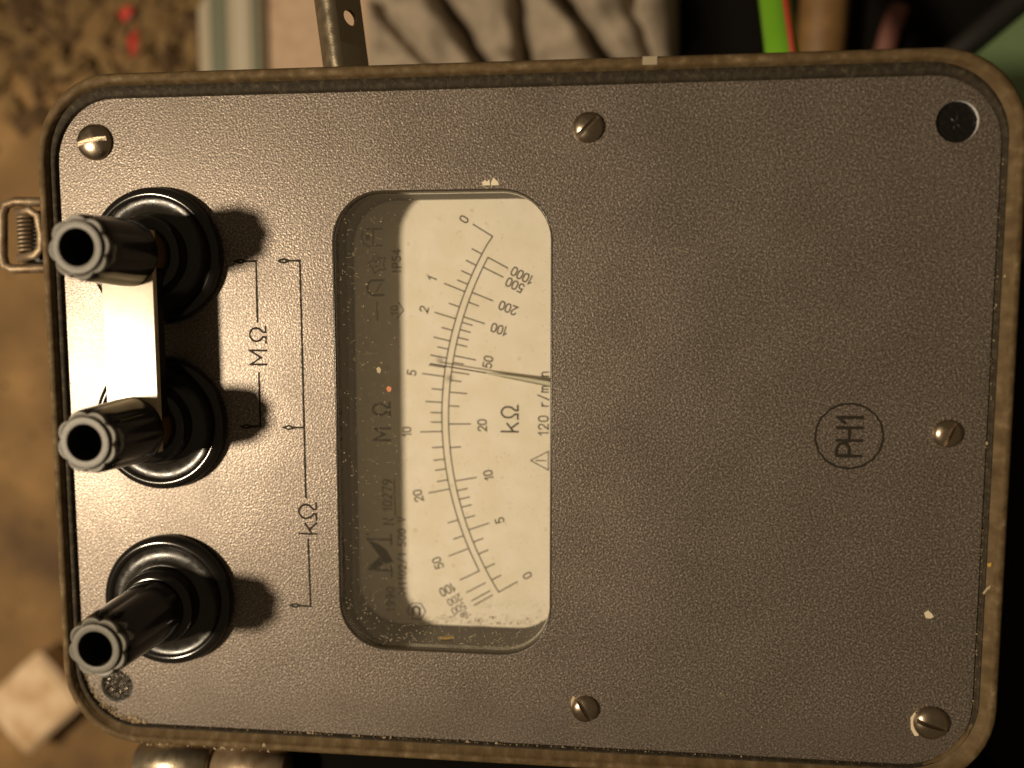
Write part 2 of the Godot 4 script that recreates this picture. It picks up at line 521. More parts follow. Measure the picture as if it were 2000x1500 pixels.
	stroke(st, star, .22, y, 0, true)
	part("accuracy_sign", st, M.print_dark, dial)
	st = new_st()
	stroke(st, [Vector2(-15.9, 36.4), Vector2(-11.6, 34.1), Vector2(-11.6, 38.7)], .24, y, 0, true)
	stroke(st, [Vector2(-14.6, 36.4), Vector2(-12.9, 36.4)], .26, y)
	stroke(st, [Vector2(-12.5, 36.4), Vector2(-12.2, 36.4)], .26, y)
	var hexa := []
	for k in 6:
		hexa.append(Vector2(-44.4, 75.0) + Vector2(cos(TAU * k / 6), sin(TAU * k / 6)) * 2.3)
	part("warning_sign", st, M.print_dark, dial)
	st = new_st()
	stroke(st, hexa, .28, y, 0, true)
	stroke(st, [Vector2(-45.3, 75.8), Vector2(-45.3, 74.2), Vector2(-44.5, 73.8), Vector2(-43.6, 74.2), Vector2(-43.6, 75.9)], .6, y + .01)
	part("approval_sign", st, M.print_dark, dial)
	# the maker's letter emblem
	st = new_st()
	stroke(st, [Vector2(-56.4, 57.0), Vector2(-50.7, 57.0)], .42, y)
	stroke(st, [Vector2(-56.3, 64.6), Vector2(-50.7, 64.8)], .62, y)
	stroke(st, [Vector2(-50.6, 55.7), Vector2(-50.6, 58.2)], .4, y + .01)
	stroke(st, [Vector2(-50.6, 63.6), Vector2(-50.6, 66.4)], .4, y + .01)
	stroke(st, [Vector2(-56.5, 55.7), Vector2(-56.5, 57.2)], .4, y + .01)
	soft(st, false)
	for q in [[-56.5, 57.3, -54.4, 57.9, -53.6, 61.3], [-54.4, 57.9, -51.9, 59.4, -53.6, 61.3], [-51.9, 59.4, -50.1, 62.6, -53.6, 61.3], [-50.1, 62.6, -52.6, 63.3, -53.6, 61.3], [-53.7, 61.5, -52.7, 63.4, -54.6, 64.4], [-53.7, 61.5, -54.6, 64.4, -56.4, 64.0]]:
		tri(st, v(q[0], y + .016, q[1]), v(q[2], y + .016, q[3]), v(q[4], y + .016, q[5]))
	part("emblem_print", st, M.print_dark, dial)
	# pointer above the dial: a blade that thins to a wire
	st = new_st()
	var a0 := -9.0
	var pts := [[86.3, .2], [74.5, .24], [71, .6], [57, 1.7], [40, 2.0]]
	for pass_ in 1:
		var rs := []
		for q in pts:
			var c := polar(a0, q[0]); var n := Vector2(sin(deg_to_rad(a0)), cos(deg_to_rad(a0)))
			var hw: float = q[1] / 2
			rs.append([v(c.x - n.x * hw, -13.7, c.y - n.y * hw), v(c.x, -13.7 + minf(.25, hw), c.y), v(c.x + n.x * hw, -13.7, c.y + n.y * hw)])
		for k in 4:
			for s in 2:
				quad(st, rs[k][s + 1], rs[k + 1][s + 1], rs[k + 1][s], rs[k][s])
			quad(st, rs[k][0], rs[k + 1][0], rs[k + 1][2], rs[k][2])
	var needle := part("pointer", st, mat(.58, .56, .42, .45), root)
	st = new_st()
	tube(st, [Vector3(polar(a0, 86.6).x, -13.55, polar(a0, 86.6).y), Vector3(polar(a0, 73).x, -13.5, polar(a0, 73).y)], .15, 6)
	part("pointer_tip", st, M.ink, needle)

func make_engraving(plate: Node3D) -> void:
	# plate-space lettering is filled with black; the strokes stand a hair above the paint
	var y := .02
	var st := new_st()
	stroke(st, [Vector2(-78.6, -10.8), Vector2(-76.6, -10.8), Vector2(-76.65, 2.8)], .46, y, .03)
	stroke(st, [Vector2(-76.65, 14.5), Vector2(-76.65, 26.7), Vector2(-78.6, 26.75)], .46, y, .03)
	part("engraved_line", st, M.ink, plate)
	st = new_st()
	stroke(st, [Vector2(-68.8, -10.8), Vector2(-66.4, -10.85), Vector2(-66.3, 43.0)], .46, y, .03)
	stroke(st, [Vector2(-66.5, 26.8), Vector2(-68.6, 26.85)], .46, y + .012, .03)
	stroke(st, [Vector2(-66.0, 52.8), Vector2(-65.8, 68.7), Vector2(-68.2, 68.65)], .46, y, .03)
	part("engraved_line", st, M.ink, plate)
	for q in [[-81.9, -10.8], [-81.6, 26.8], [-71.8, -10.8], [-71.5, 26.87], [-71.1, 68.62]]:
		st = new_st()
		var x: float = q[0]; var z: float = q[1]
		stroke(st, [Vector2(x + .3, z), Vector2(x + 1.6, z - .42), Vector2(x + 2.4, z - .16), Vector2(x + 3.1, z), Vector2(x + 2.4, z + .16), Vector2(x + 1.6, z + .42)], .42, y + .02, .03, true)
		part("engraved_arrow", st, M.ink, plate)
	for q in [["MO", Vector2(-76.7, 8.2), 3.8, .46, 8.6], ["kO", Vector2(-66.0, 47.9), 4.1, .46, 7.2], ["PH1", Vector2(53.4, 26.9), 5.0, .68, 8.6]]:
		st = new_st()
		letters(st, q[0], q[1], Vector2(0, -1), q[2], q[3], y, q[4], .03, 1.0 if q[0] == "PH1" else 1.2)
		part("engraved_letters", st, M.ink, plate)
	st = new_st()
	var c := []
	for k in 64:
		c.append(Vector2(53.35, 26.95) + Vector2(cos(TAU * k / 64), sin(TAU * k / 64)) * (6.95 + .06 * sin(k * 1.7)))
	stroke(st, c, .46, y, .03, true)
	part("engraved_ring", st, M.ink, plate)

func make_screw(root: Node3D, x: float, z: float, r: float, turn: float) -> void:
	var s := CSGPolygon3D.new()
	s.name = "screw"
	var p := PackedVector2Array([Vector2(0, -1)])
	p.append(Vector2(r * .98, -1) * 1.0)
	for k in 9:
		var a := PI / 2 * k / 8.0
		p.append(Vector2(r * cos(a), .25 + r * .55 * sin(a)))
	for i in p.size():
		p[i] *= MM
	s.polygon = p
	s.mode = CSGPolygon3D.MODE_SPIN
	s.spin_sides = 40
	s.smooth_faces = true
	s.material = M.screw
	s.position = v(x, 0, z)
	s.rotation.y = -deg_to_rad(turn)
	var slot := CSGBox3D.new()
	slot.name = "slot"
	slot.size = v(r * 3, 2.0, .95)
	slot.position = v(0, 1.0 + r * .55 - .9, 0)
	slot.operation = CSGShape3D.OPERATION_SUBTRACTION
	slot.material = M.screw
	s.add_child(slot)
	root.add_child(s, true)

func make_seal(root: Node3D, x: float, z: float, r: float, m: Material, rough: float, sd: int) -> void:
	# sealing wax pressed into a sunk hole: an uneven disc
	var st := new_st()
	soft(st, rough < .5)
	var n := FastNoiseLite.new(); n.frequency = 0.55; n.seed = sd; n.fractal_octaves = 3
	var rs := []
	for k in range(9, 0, -1):
		var c := PackedVector3Array()
		for i in 40:
			var a := TAU * i / 40.0
			var p := Vector2(cos(a), sin(a)) * r * k / 9.0
			c.append(v(x + p.x, -.9 + n.get_noise_2d(p.x * 1.6, p.y * 1.6) * rough * 1.6, z + p.y))
		rs.append(c)
	loft(st, rs)
	cap(st, rs[-1])
	part("wax_seal", st, m, root)

func make_terminal(root: Node3D, called_label: String, x: float, z: float, phase: float, top_y: float, low: float) -> Node3D:
	var t := Node3D.new()
	t.name = "terminal"
	t.position = v(x, 0, z)
	t.set_meta("label", called_label)
	root.add_child(t, true)
	var st := new_st()
	lathe(st, [[15.3, -.5], [15.4, .2], [15.4, 1.5], [15.2, 2.3], [14.7, 2.9], [13.9, 3.15], [13.2, 3.0], [12.9, 2.7]], 80)
	part("collar", st, M.bakelite, t)
	st = new_st()
	lathe(st, [[13.0, 2.72], [12.6, 2.45], [11.0, 2.5], [9.8, 2.9], [9.5, 3.1], [9.3, 3.6], [9.0, 3.8], [7.4, 3.85]], 80)
	part("dish", st, M.bakelite_worn, t)
	st = new_st()
	lathe(st, [[8.8, 3.7], [8.6, 7.0], [8.4, 7.6], [7.9, 8.1], [7.2, 8.35], [5.2, 8.4]], 56)
	part("hub", st, M.bakelite, t)
	if low > 10.0:
		st = new_st()
		lathe(st, [[6.2, 8.0], [6.2, low + .3]], 32)
		part("clamp_washer", st, M.brass, t)
	# fluted sleeve that screws down, its end lobed like a nut
	st = new_st()
	var rs := [circle(0, 0, 4.8, low, 96), circle(0, 0, 6.9, low, 96), circle(0, 0, 7.15, low + .25, 96)]
	for k in 7:
		var f := k / 6.0
		rs.append(circle(0, 0, lerpf(7.1, 6.35, f), lerpf(low + .6, top_y - 2.2, f), 96, 8, .2 * (1.0 if k > 0 else .3)))
	rs.append(circle(0, 0, 6.0, top_y - 1.5, 96, 8, .32))
	loft(st, rs)
	var sleeve := part("sleeve", st, M.bakelite, t)
	sleeve.rotation.y = phase
	st = new_st()
	loft(st, [circle(0, 0, 5.95, top_y - 1.6, 96, 8, .36), circle(0, 0, 5.9, top_y - .85, 96, 8, .4), circle(0, 0, 5.78, top_y - .72, 96, 8, .4), circle(0, 0, 5.7, top_y - .71, 96, 8, .4), circle(0, 0, 5.2, top_y - .7, 96, 8, .1), circle(0, 0, 5.12, top_y - 1.0, 96)])
	var lobes := part("lobed_edge", st, M.bakelite_top, t)
	lobes.rotation.y = phase
	st = new_st()
	lathe(st, [[5.12, top_y - 2], [5.1, top_y - .2], [5.06, top_y - .06], [4.98, top_y - .01], [4.92, top_y], [3.8, top_y], [3.72, top_y - .02], [3.66, top_y - .1], [3.64, top_y - .2]], 64)
	part("socket_ring", st, M.bakelite_top, t)
	st = new_st()
	lathe(st, [[3.65, top_y - .15], [3.6, top_y - 13]], 40)
	cap(st, circle(0, 0, 3.85, top_y - 12.8, 24))
	part("socket_bore", st, M.hole, t)
	return t

func make_hardware(root: Node3D) -> void:
	make_screw(root, -113.6, -37.6, 4.05, -11)
	make_screw(root, -2.5, -38.4, 3.25, -43)
	make_screw(root, 73.1, 26.1, 2.95, -67)
	make_screw(root, -2.2, 90.1, 3.05, 57)
	make_screw(root, 72.5, 89.4, 3.65, 15)
	make_seal(root, 72.3, -37.9, 4.4, mat(.004, .0035, .003, .3), .28, 3)
	make_seal(root, -114.4, 90.2, 4.25, mat(.26, .24, .21, .2, .75), 1.0, 9)
	make_terminal(root, "terminal post in the upper left of the panel, one end of the link bar clamped in it", -99.5, -11.9, .1, 30.0, 13.0)
	make_terminal(root, "middle terminal post, between the other two, link bar on its upper side", -99.8, 26.0, .32, 30.0, 13.0)
	make_terminal(root, "lowest terminal post, the one with no link bar", -99.6, 67.8, .25, 30.0, 8.5)
	var st := new_st()
	box(st, Vector3(-99.7, 12.2, 7.0), Vector3(11.6, 1.5, 47.5), .12)
	var link := part("link_bar", st, M.nickel, root)
	st = new_st()
	box(st, Vector3(-99.7, 9.9, 7.0), Vector3(11.2, 3.0, 37.0), .3)
	part("link_backing", st, M.bakelite, link)
	# spring catch on the left side
	var catch := Node3D.new()
	catch.name = "latch"
	root.add_child(catch)
	st = new_st()
	tube(st, [Vector3(-126, -9, -25.6), Vector3(-140.5, -9, -26.0), Vector3(-143.0, -9, -25.2), Vector3(-144.0, -9, -23), Vector3(-144.6, -9, -13), Vector3(-144.0, -9, -10.6), Vector3(-142, -9, -9.8), Vector3(-126, -9, -10.2)], 1.15, 10)
	part("latch_loop", st, M.old_steel, catch)
	st = new_st()
	tube(st, [Vector3(-141.2, -10, -23.6), Vector3(-137.5, -9.6, -24.0), Vector3(-135.2, -9.4, -22.6), Vector3(-134.6, -9.4, -18), Vector3(-135.0, -9.4, -14.6), Vector3(-136.6, -9.6, -13.2), Vector3(-141.4, -10, -12.4)], 1.05, 10, .7)
	part("latch_hook", st, M.old_steel, catch)
	st = new_st()
	var coil := []
	for k in 145:
		var a := TAU * k / 16.0
		coil.append(Vector3(-139.1 + 1.9 * cos(a), -10.5 + 1.9 * sin(a), -22.6 + 8.9 * k / 144.0))
	tube(st, coil, .42, 6)
	part("latch_spring", st, M.old_steel, catch)
	st = new_st()
	box(st, Vector3(-135, -16, -18), Vector3(18, 3, 13), .4)
	part("latch_plate", st, M.black, catch)
	# hinge along the lower edge, and the lid that hangs from it
	var hinge := Node3D.new()
	hinge.name = "hinge"
	root.add_child(hinge)
	st = new_st()
	tube(st, [Vector3(-112.8, -6.2, 112.6), Vector3(-94.4, -6.2, 112.6)], 4.6, 28)
	part("hinge_barrel", st, M.zinc, hinge)
	st = new_st()
	tube(st, [Vector3(-93.0, -6.4, 112.8), Vector3(-75.0, -6.4, 112.8)], 4.4, 28)
	part("hinge_barrel", st, M.old_steel, hinge)
	st = new_st()
	tube(st, [Vector3(-111, -6.3, 112.7), Vector3(-76, -6.3, 112.7)], 2.4, 12)
	part("hinge_pin", st, M.old_steel, hinge)
	st = new_st()
	box(st, Vector3(-93, -9.0, 106), Vector3(36, 1.2, 8), .2)
	part("hinge_leaf", st, M.old_steel, hinge)
	st = new_st()
	box(st, Vector3(10, -30, 152), Vector3(176, 36, 90), 1, 6)
	part("lid", st, M.lid, root)
	# pressed channel with a hole that sticks out of the upper side
	st = new_st()
	var prof := [[-5.4, -3.6], [-3.2, -1.0], [-2.2, -.25], [-1.3, 0.0], [-.4, -.2], [.3, -.9], [4.6, -6.6]]
	var a0 := Vector3(-57.3, -5.4, -51.5); var a1 := Vector3(-64.6, -5.4, -112)
	var hz := [0.0, .14, .24, .34, 1.0]
	for k in 4:
		for i in prof.size() - 1:
			if k in [1, 2] and i == 5:
				continue
			var p0 := a0.lerp(a1, hz[k]); var p1 := a0.lerp(a1, hz[k + 1])
			quad(st, (p1 + Vector3(prof[i][0], prof[i][1], 0)) * MM, (p1 + Vector3(prof[i + 1][0], prof[i + 1][1], 0)) * MM, (p0 + Vector3(prof[i + 1][0], prof[i + 1][1], 0)) * MM, (p0 + Vector3(prof[i][0], prof[i][1], 0)) * MM)
	# the flank with the round hole
	var f0 := a0.lerp(a1, .14); var f1 := a0.lerp(a1, .34)
	var e0 := Vector3(prof[5][0], prof[5][1], 0); var e1 := Vector3(prof[6][0], prof[6][1], 0)
	var mid := (f0 + f1) / 2 + e0.lerp(e1, .5)
	var ux := (f1 - f0) / 2; var uy := (e1 - e0) / 2
	var inner := PackedVector3Array(); var outer := PackedVector3Array(); var deep := PackedVector3Array()
	for k in 32:
		var a := TAU * k / 32
		var cs := Vector2(cos(a), sin(a))
		var q := cs / maxf(absf(cs.x), absf(cs.y))
		outer.append((mid + ux * q.x + uy * q.y) * MM)
		var hp := mid + ux.normalized() * cs.x * 1.75 + uy.normalized() * cs.y * 1.75
		inner.append(hp * MM)
		deep.append((hp + Vector3(-.8, -.6, 0)) * MM)
	soft(st, false)
	loft(st, [outer, inner, deep])
	part("side_bracket", st, M.zinc, root)

func lump(st: SurfaceTool, c: Vector3, s: float) -> void:
	var p := []
	for d in [Vector3.RIGHT, Vector3.LEFT, Vector3.UP, Vector3.DOWN, Vector3.BACK, Vector3.FORWARD]:
		p.append((c + (d + Vector3(rng.randf_range(-.4, .4), rng.randf_range(-.4, .4), rng.randf_range(-.4, .4))) * s * rng.randf_range(.6, 1.3) * Vector3(1, .6, 1)) * MM)
	for f in [[2, 0, 4], [2, 4, 1], [2, 1, 5], [2, 5, 0], [3, 4, 0], [3, 1, 4], [3, 5, 1], [3, 0, 5]]:
		tri(st, p[f[0]], p[f[2]], p[f[1]])

func make_dirt(root: Node3D) -> void:
	var pale := new_st(); soft(pale, false)
	var dark := new_st(); soft(dark, false)
	for i in 5400:
		var x: float; var z: float; var y := .0
		if i >= 5150:
			x = rng.randf_range(-52, -13); z = 77.6 - absf(rng.randfn(0, 1.2)); y = -15.7
		elif i >= 5000:
			var q: Array = [[-113.6, -37.6, 4.1], [-2.5, -38.4, 3.3], [73.1, 26.1, 3.0], [-2.2, 90.1, 3.1], [72.5, 89.4, 3.7]][i % 5]
			var a := rng.randf() * TAU; var r: float = q[2] + absf(rng.randfn(0, .25))
			x = q[0] + cos(a) * r; z = q[1] + sin(a) * r; y = .02
		elif i >= 4300:
			var side := rng.randi() % 4
			x = rng.randf_range(-110, 68); z = rng.randf_range(-32, 86)
			if side == 0:
				z = -47.9 + rng.randfn(0, .35)
			elif side == 1:
				x = 81.5 + rng.randfn(0, .25)
			elif side == 2:
				z = 99.6 + rng.randfn(0, .25)
			else:
				x = -123.2 + rng.randfn(0, .3)
			y = .35
		elif i >= 3600:
			var a := rng.randf_range(PI * .45, PI * .97); var r := 14.4 + rng.randfn(0, .75)
			x = -109.3 + cos(a) * r; z = 85.4 + sin(a) * r; y = .15
			if x > -104 and rng.randf() < .4:
				x += rng.randf() * 40
		elif i >= 1500 and i < 2900:
			x = rng.randf_range(-75, 40); z = 99.3 + rng.randf() * 2.2; y = .35 + (z - 99.0) * .3
			if x > 0 and rng.randf() < .6:
				continue
		elif i >= 2900 and i < 3150:
			var a := rng.randf_range(PI * .5, PI * .9); var r := 13.2 + rng.randfn(0, .9)
			x = -109.5 + cos(a) * r; z = 85.5 + sin(a) * r; y = .1
		elif i >= 3150:
			x = rng.randf_range(-110, 79); z = rng.randf_range(-46, 98); y = .04
			if x > -61 and x < -8 and z > -28 and z < 80:
				continue
		elif i < 800:      # caked along the lower edge
			x = rng.randf_range(-108, 30); z = 99.4 + rng.randf() * 2.6; y = .4 + (z - 99.0) * .22
			if x < -75 and rng.randf() < .6:
				z = 101.8 + rng.randf() * 1.6; y = 2.4
		elif i < 1050:   # lower left corner
			var a := rng.randf_range(PI * .5, PI * .95); var r := 14.6 + rng.randfn(0, .7)
			x = -109.5 + cos(a) * r; z = 85.5 + sin(a) * r; y = .1
		elif i < 1200:   # the right gutter
			x = 81.8 + rng.randfn(0, .5); z = rng.randf_range(-20, 95); y = .4
		elif i < 1320:   # a clot in the upper gutter
			x = -20 + rng.randfn(0, 1) * 3.5; z = -48.4 + rng.randfn(0, .7); y = -.1
		else:            # loose grit on the lower part of the plate
			x = rng.randf_range(-110, 78); z = 98.5 - absf(rng.randfn(0, 1)) * 7; y = .05
			if i > 1450:
				x = rng.randf_range(-100, 78); z = rng.randf_range(-40, 95)
				if x > -61 and x < -8 and z > -28 and z < 80:
					continue
		var s := absf(rng.randfn(.12, .13)) + .06
		if (i >= 1320 and i < 1500) or (i >= 3150 and i < 3600) or i >= 4300:
			s = absf(rng.randfn(.05, .06)) + .04
		elif i >= 3600 and i < 4300:
			s = absf(rng.randfn(.2, .15)) + .1
		lump(pale if rng.randf() < .6 else dark, Vector3(x, y, z), s)
	for q in [["dirt", pale, M.dirt], ["dark_dirt", dark, M.dirt_dark]]:
		var o := part(q[0], q[1], q[2], root)
		o.set_meta("kind", "stuff")

func make_scuffs(plate: Node3D) -> void:
	var st := new_st(); soft(st, false)
	for i in 14:
		var p := Vector2(rng.randf_range(-115, 76), rng.randf_range(-44, 96))
		if p.x > -64 and p.x < -5 and p.y > -31 and p.y < 83:
			continue
		var a := rng.randf() * TAU; var bend := rng.randf_range(-.5, .5)
		var pts := []
		var step := rng.randf_range(.25, .9)
		for k in 5:
			pts.append(p)
			p += Vector2(cos(a), sin(a)) * step
			a += bend * rng.randf()
		stroke(st, pts, rng.randf_range(.04, .06), .03, .02)
	var o := part("lint", st, M.dust, plate)
	o.set_meta("kind", "stuff")

func flake(pts: Array, y: float, thick := .12) -> SurfaceTool:
	var st := new_st()
	soft(st, false)
	var a := PackedVector3Array(); var b := PackedVector3Array()
	for p in pts:
		a.append(v(p[0], y, p[1])); b.append(v(p[0], y + thick * rng.randf_range(.7, 1.3), p[1]))
	loft(st, [a, b])
	cap(st, b)
	return st

func make_chips(root: Node3D) -> void:
	# bare spots where the paint has come off
	part("bare_spot", flake([[-25.4, -27.2], [-24.6, -27.9], [-24.0, -27.3], [-23.6, -28.0], [-23.5, -26.7], [-25.5, -26.7], [-24.9, -27.0]], .01, .04), M.cream, root)
	part("bare_spot", flake([[-23.3, -27.3], [-22.7, -28.4], [-22.2, -27.8], [-21.7, -27.4], [-21.6, -26.7], [-23.3, -26.7]], .01, .04), M.cream, root)
	part("paint_remnant", flake([[68.6, 91.2], [68.4, 88.6], [69.3, 87.2], [69.5, 88.6], [69.2, 90.4], [70.2, 92.4], [69.4, 92.6]], .01, .25), M.cream, root)
	part("paint_remnant", flake([[-5.4, 88.6], [-4.9, 87.2], [-4.4, 87.6], [-5.0, 89.0], [-5.2, 90.2]], .01, .15), M.dust, root)

func make_loose() -> void:
	var list := [
		["white paint flake lying on the right part of the grey panel", M.cream, [[70.2, 65.0], [71.0, 64.4], [71.7, 65.0], [72.2, 65.7], [71.6, 66.2], [70.6, 66.1]], .03],
		["yellowish chip on the right rim near the sealed screw hole", M.dust, [[82.2, -6.6], [83.0, -7.6], [84.2, -8.4], [83.9, -6.9], [82.8, -6.2]], 1.05],
		["ochre splinter lying across the right gutter", M.yellow, [[82.0, 53.4], [83.0, 53.2], [84.0, 53.6], [83.8, 54.1], [82.2, 54.1]], 1.1],
		["pale slanted splinter below the ochre one in the right gutter", M.dust, [[81.4, 59.9], [82.2, 58.6], [83.1, 57.9], [83.2, 58.4], [82.3, 59.2], [81.7, 60.1]], 1.1],
		["beige flake on the glass over the shaded strip", M.dust, [[-49.6, 13.2], [-48.9, 12.9], [-48.5, 13.6], [-48.8, 14.4], [-49.4, 14.2]], -1.2],
		["orange flake on the glass just below the beige one", M.orange, [[-47.4, 17.8], [-46.9, 17.2], [-46.2, 17.6], [-46.3, 18.4], [-47.0, 18.6]], -1.2],
	]
	for q in list:
		var o := part("paint_flake", flake(q[2], q[3]), q[1], self)
		tag(o, q[0], "flake")
	var chip := part("paint_flake", flake([[-1.9, -.3], [-.4, -.5], [1.6, -.8], [1.9, .1], [.2, .8], [-1.2, .6]], 0), M.yellow, self, v(-35.2, -7.0, 77.85))
	chip.rotation.x = -PI / 2
	tag(chip, "bright yellow flake at the lower edge of the meter window", "flake")

# ---------------------------------------------------------------- what lies around it, lower down and out of focus
const FLOOR := -150.0

func make_surroundings() -> void:
	var soil := noise_tex(1024, 0.006, 5, FastNoiseLite.TYPE_SIMPLEX_SMOOTH, grad([[0.0, .06, .031, .009], [0.42, .14, .078, .024], [0.7, .185, .104, .034], [1.0, .28, .165, .06]]), 41)
	var fine := noise_tex(1024, 0.05, 4, FastNoiseLite.TYPE_SIMPLEX_SMOOTH, null, 43)
	var st := new_st()
	quad(st, v(-1500, FLOOR, -1500), v(1500, FLOOR, -1500), v(1500, FLOOR, 1500), v(-1500, FLOOR, 1500))
	var ground := part("ground", st, pattern(mat(.3, .2, .1, .8), soil, fine, 400, .5), self)
	ground.set_meta("kind", "structure")
	# rubble and chips in the upper left
	var clods := [new_st(), new_st(), new_st()]
	for s in clods:
		soft(s, false)
	for i in 300:
		var x := rng.randf_range(-285, -158); var z := rng.randf_range(-150, -78)
		lump(clods[i % 3], Vector3(x, FLOOR + rng.randf_range(0, 4), z), rng.randf_range(2.0, 9.0))
	for i in 260:
		lump(clods[i % 3], Vector3(rng.randf_range(-300, -130), FLOOR + .5, rng.randf_range(-90, 230)), rng.randf_range(.4, 1.8))
	for k in 3:
		var o := part("rubble", clods[k], [mat(.15, .09, .032, .95), mat(.08, .045, .017, .95), mat(.18, .115, .045, .95)][k], self)
		o.set_meta("kind", "stuff")
		tag(o, ["ochre", "dark brown", "tan"][k] + " crumbs scattered over the ground above the instrument's left end", "rubble")
	for q in [[-189, -119, 2.6], [-186.5, -107, 4.2]]:
		st = new_st(); soft(st, false)
		lump(st, Vector3(0, 1, 0), q[2])
		var o := part("red_fragment", st, mat(.45, .03, .02, .6), self, v(q[0], FLOOR + 4, q[1]))
		tag(o, "smaller red fragment near the top edge of the picture" if q[2] < 3 else "larger red fragment just above the instrument's rounded corner", "fragment")
	# foam block, lower left
	st = new_st()
	box(st, Vector3(0, 7.5, 0), Vector3(38, 15, 30), 2.2, 3)
	var foam := noise_tex(512, 0.007, 3, FastNoiseLite.TYPE_SIMPLEX_SMOOTH, grad([[0.0, .40, .26, .13], [.5, .56, .41, .26], [1.0, .66, .51, .35]]), 47)
	var block := part("foam_block", st, pattern(mat(.6, .5, .4, .9), foam, fine, 60, .4), self, v(-240, FLOOR, 168.5))
	block.rotation.y = deg_to_rad(42)
	tag(block, "whitish rounded foam block on the ground beside the lower left corner", "block")
	# pale plastic strip with bands
	var tb := thing("plastic_strip", "pale plastic strip with grey green bands lying on the ground above the case", "strip", v(-146.5, FLOOR, -120))
	st = new_st()
	box(st, Vector3(0, 2.5, 0), Vector3(27, 5, 150), 1.2, 2)
	part("strip_body", st, mat(.36, .31, .23, .4), tb)
	for q in [[-4.5, 7.5], [5.2, 3.2], [10.6, 3.6]]:
		st = new_st()
		box(st, Vector3(q[0], 4.9, 0), Vector3(q[1], 1.0, 150.4), .35)
		part("band", st, mat(.13, .14, .095, .4) if q[0] != 5.2 else mat(.44, .40, .32, .4), tb)
	# pinkish sheet
	st = new_st()
	var pink := noise_tex(512, 0.02, 3, FastNoiseLite.TYPE_SIMPLEX_SMOOTH, grad([[0.0, .32, .21, .13], [.35, .44, .31, .21], [1.0, .48, .35, .24]]), 51)
	box(st, Vector3(-1, .3, 0), Vector3(66, .6, 150), .05)
	var sheet := part("paper_sheet", st, pattern(mat(.5, .4, .3, .8), pink, null, 90), self, v(-108, FLOOR + .2, -120))
	tag(sheet, "pinkish beige paper sheet on the ground under the steel bracket", "paper")
	# crumpled cloth with deep folds
	st = new_st()
	var n := FastNoiseLite.new(); n.frequency = .03; n.seed = 6; n.fractal_octaves = 2
	var gx := 90; var gz := 50
	var rows := []
	for j in gz + 1:
		var row := []
		for i in gx + 1:
			var x := lerpf(-92, 30, float(i) / gx); var z := lerpf(-150, -78, float(j) / gz)
			var y := 22.0 + 9.0 * n.get_noise_2d(x, z)
			for f in [[-82, -62, 3.0, 9.0], [-57, -42, 3.6, 17.0], [-30.5, -27.5, 2.6, 17.0], [-12, 4, 3.8, 17.0], [12, 20, 4.0, 9.0]]:
				var fx := lerpf(f[0], f[1], clampf((z + 112) / 22.0, -1.2, 1.6)) + 2.0 * n.get_noise_2d(z * 2.0, f[0])
				y -= f[3] * exp(-pow((x - fx) / f[2], 2))
			var edge := minf(minf(x + 92, 30 - x), minf(z + 150, -78 - z))
			y *= clampf(edge / 7.0, 0.0, 1.0)
			row.append(v(x, FLOOR + .5 + maxf(y, 0), z))
		rows.append(row)
	for j in gz:
		for i in gx:
			quad(st, rows[j][i], rows[j][i + 1], rows[j + 1][i + 1], rows[j + 1][i])
	var weave := noise_tex(512, 0.03, 4, FastNoiseLite.TYPE_SIMPLEX_SMOOTH, grad([[0.0, .24, .197, .147], [.5, .31, .255, .19], [1.0, .39, .32, .245]]), 53)
	var cloth := part("crumpled_cloth", st, pattern(mat(.4, .3, .2, .9), weave, null, 80), self)
	tag(cloth, "crumpled greyish cloth with deep folds on the ground above the case", "cloth")
	# dark mat with a few things on it
	st = new_st()
	box(st, Vector3(0, 2, 0), Vector3(260, 4, 640), .5, 4)
	var mat_ := part("rubber_mat", st, mat(.006, .005, .004, .9, 0.0, .2), self, v(158, FLOOR, 120))
	tag(mat_, "black rubber mat on the ground behind the right end of the case", "mat")
	st = new_st()
	tube(st, [Vector3(0, 8, -60), Vector3(-2, 8, 0), Vector3(-5, 8, 60)], 8.5, 24)
	var handle := part("wooden_handle", st, pattern(mat(.2, .1, .05, .6), noise_tex(256, .02, 3, FastNoiseLite.TYPE_SIMPLEX_SMOOTH, grad([[0.0, .13, .07, .02], [1.0, .24, .13, .045]]), 57), null, 60), self, v(82, FLOOR + 4, -110))
	tag(handle, "brown wooden handle lying right of the green pencil", "handle")
	st = new_st()
	tube(st, [Vector3(3, 4, -9), Vector3(0, 4, 0), Vector3(-3, 4, 12)], 3.6, 14, .8)
	var rag := part("pink_rubber_tube", st, mat(.16, .06, .045, .7), self, v(104.5, FLOOR + 4, -100))
	tag(rag, "short pink rubber tube between the brown handle and the black cable", "tube")
	# green box with a black cable along its edge
	st = new_st()
	box(st, Vector3(0, 20, 0), Vector3(70, 40, 84), 2, 4)
	var green := part("green_box", st, pattern(mat(.13, .20, .09, .6), null, fine, 60, .2), self, v(161, FLOOR + 4, -70))
	green.rotation.y = deg_to_rad(-49.5)
	tag(green, "dull green box at the upper right corner of the case", "box")
	st = new_st()
	tube(st, [Vector3(188, -114, -145), Vector3(157, -114, -118.5), Vector3(125.5, -114, -91.5), Vector3(108, -116, -76.5), Vector3(99, -130, -69), Vector3(96, -143, -66)], 4.2, 14)
	var cable := part("black_cable", st, mat(.012, .011, .01, .45), self)
	tag(cable, "thick black cable along the edge of the green box", "cable")
	# green pencil leaning on the case
	var pen := thing("green_pencil", "bright green pencil with a red stripe leaning on the upper side of the case", "pencil", v(49.2, -48, -53.4))
	var far_ := Vector3(.8, -97, -150)
	st = new_st()
	var hex_tube := []
	for k in 9:
		hex_tube.append(far_ * (k / 8.0))
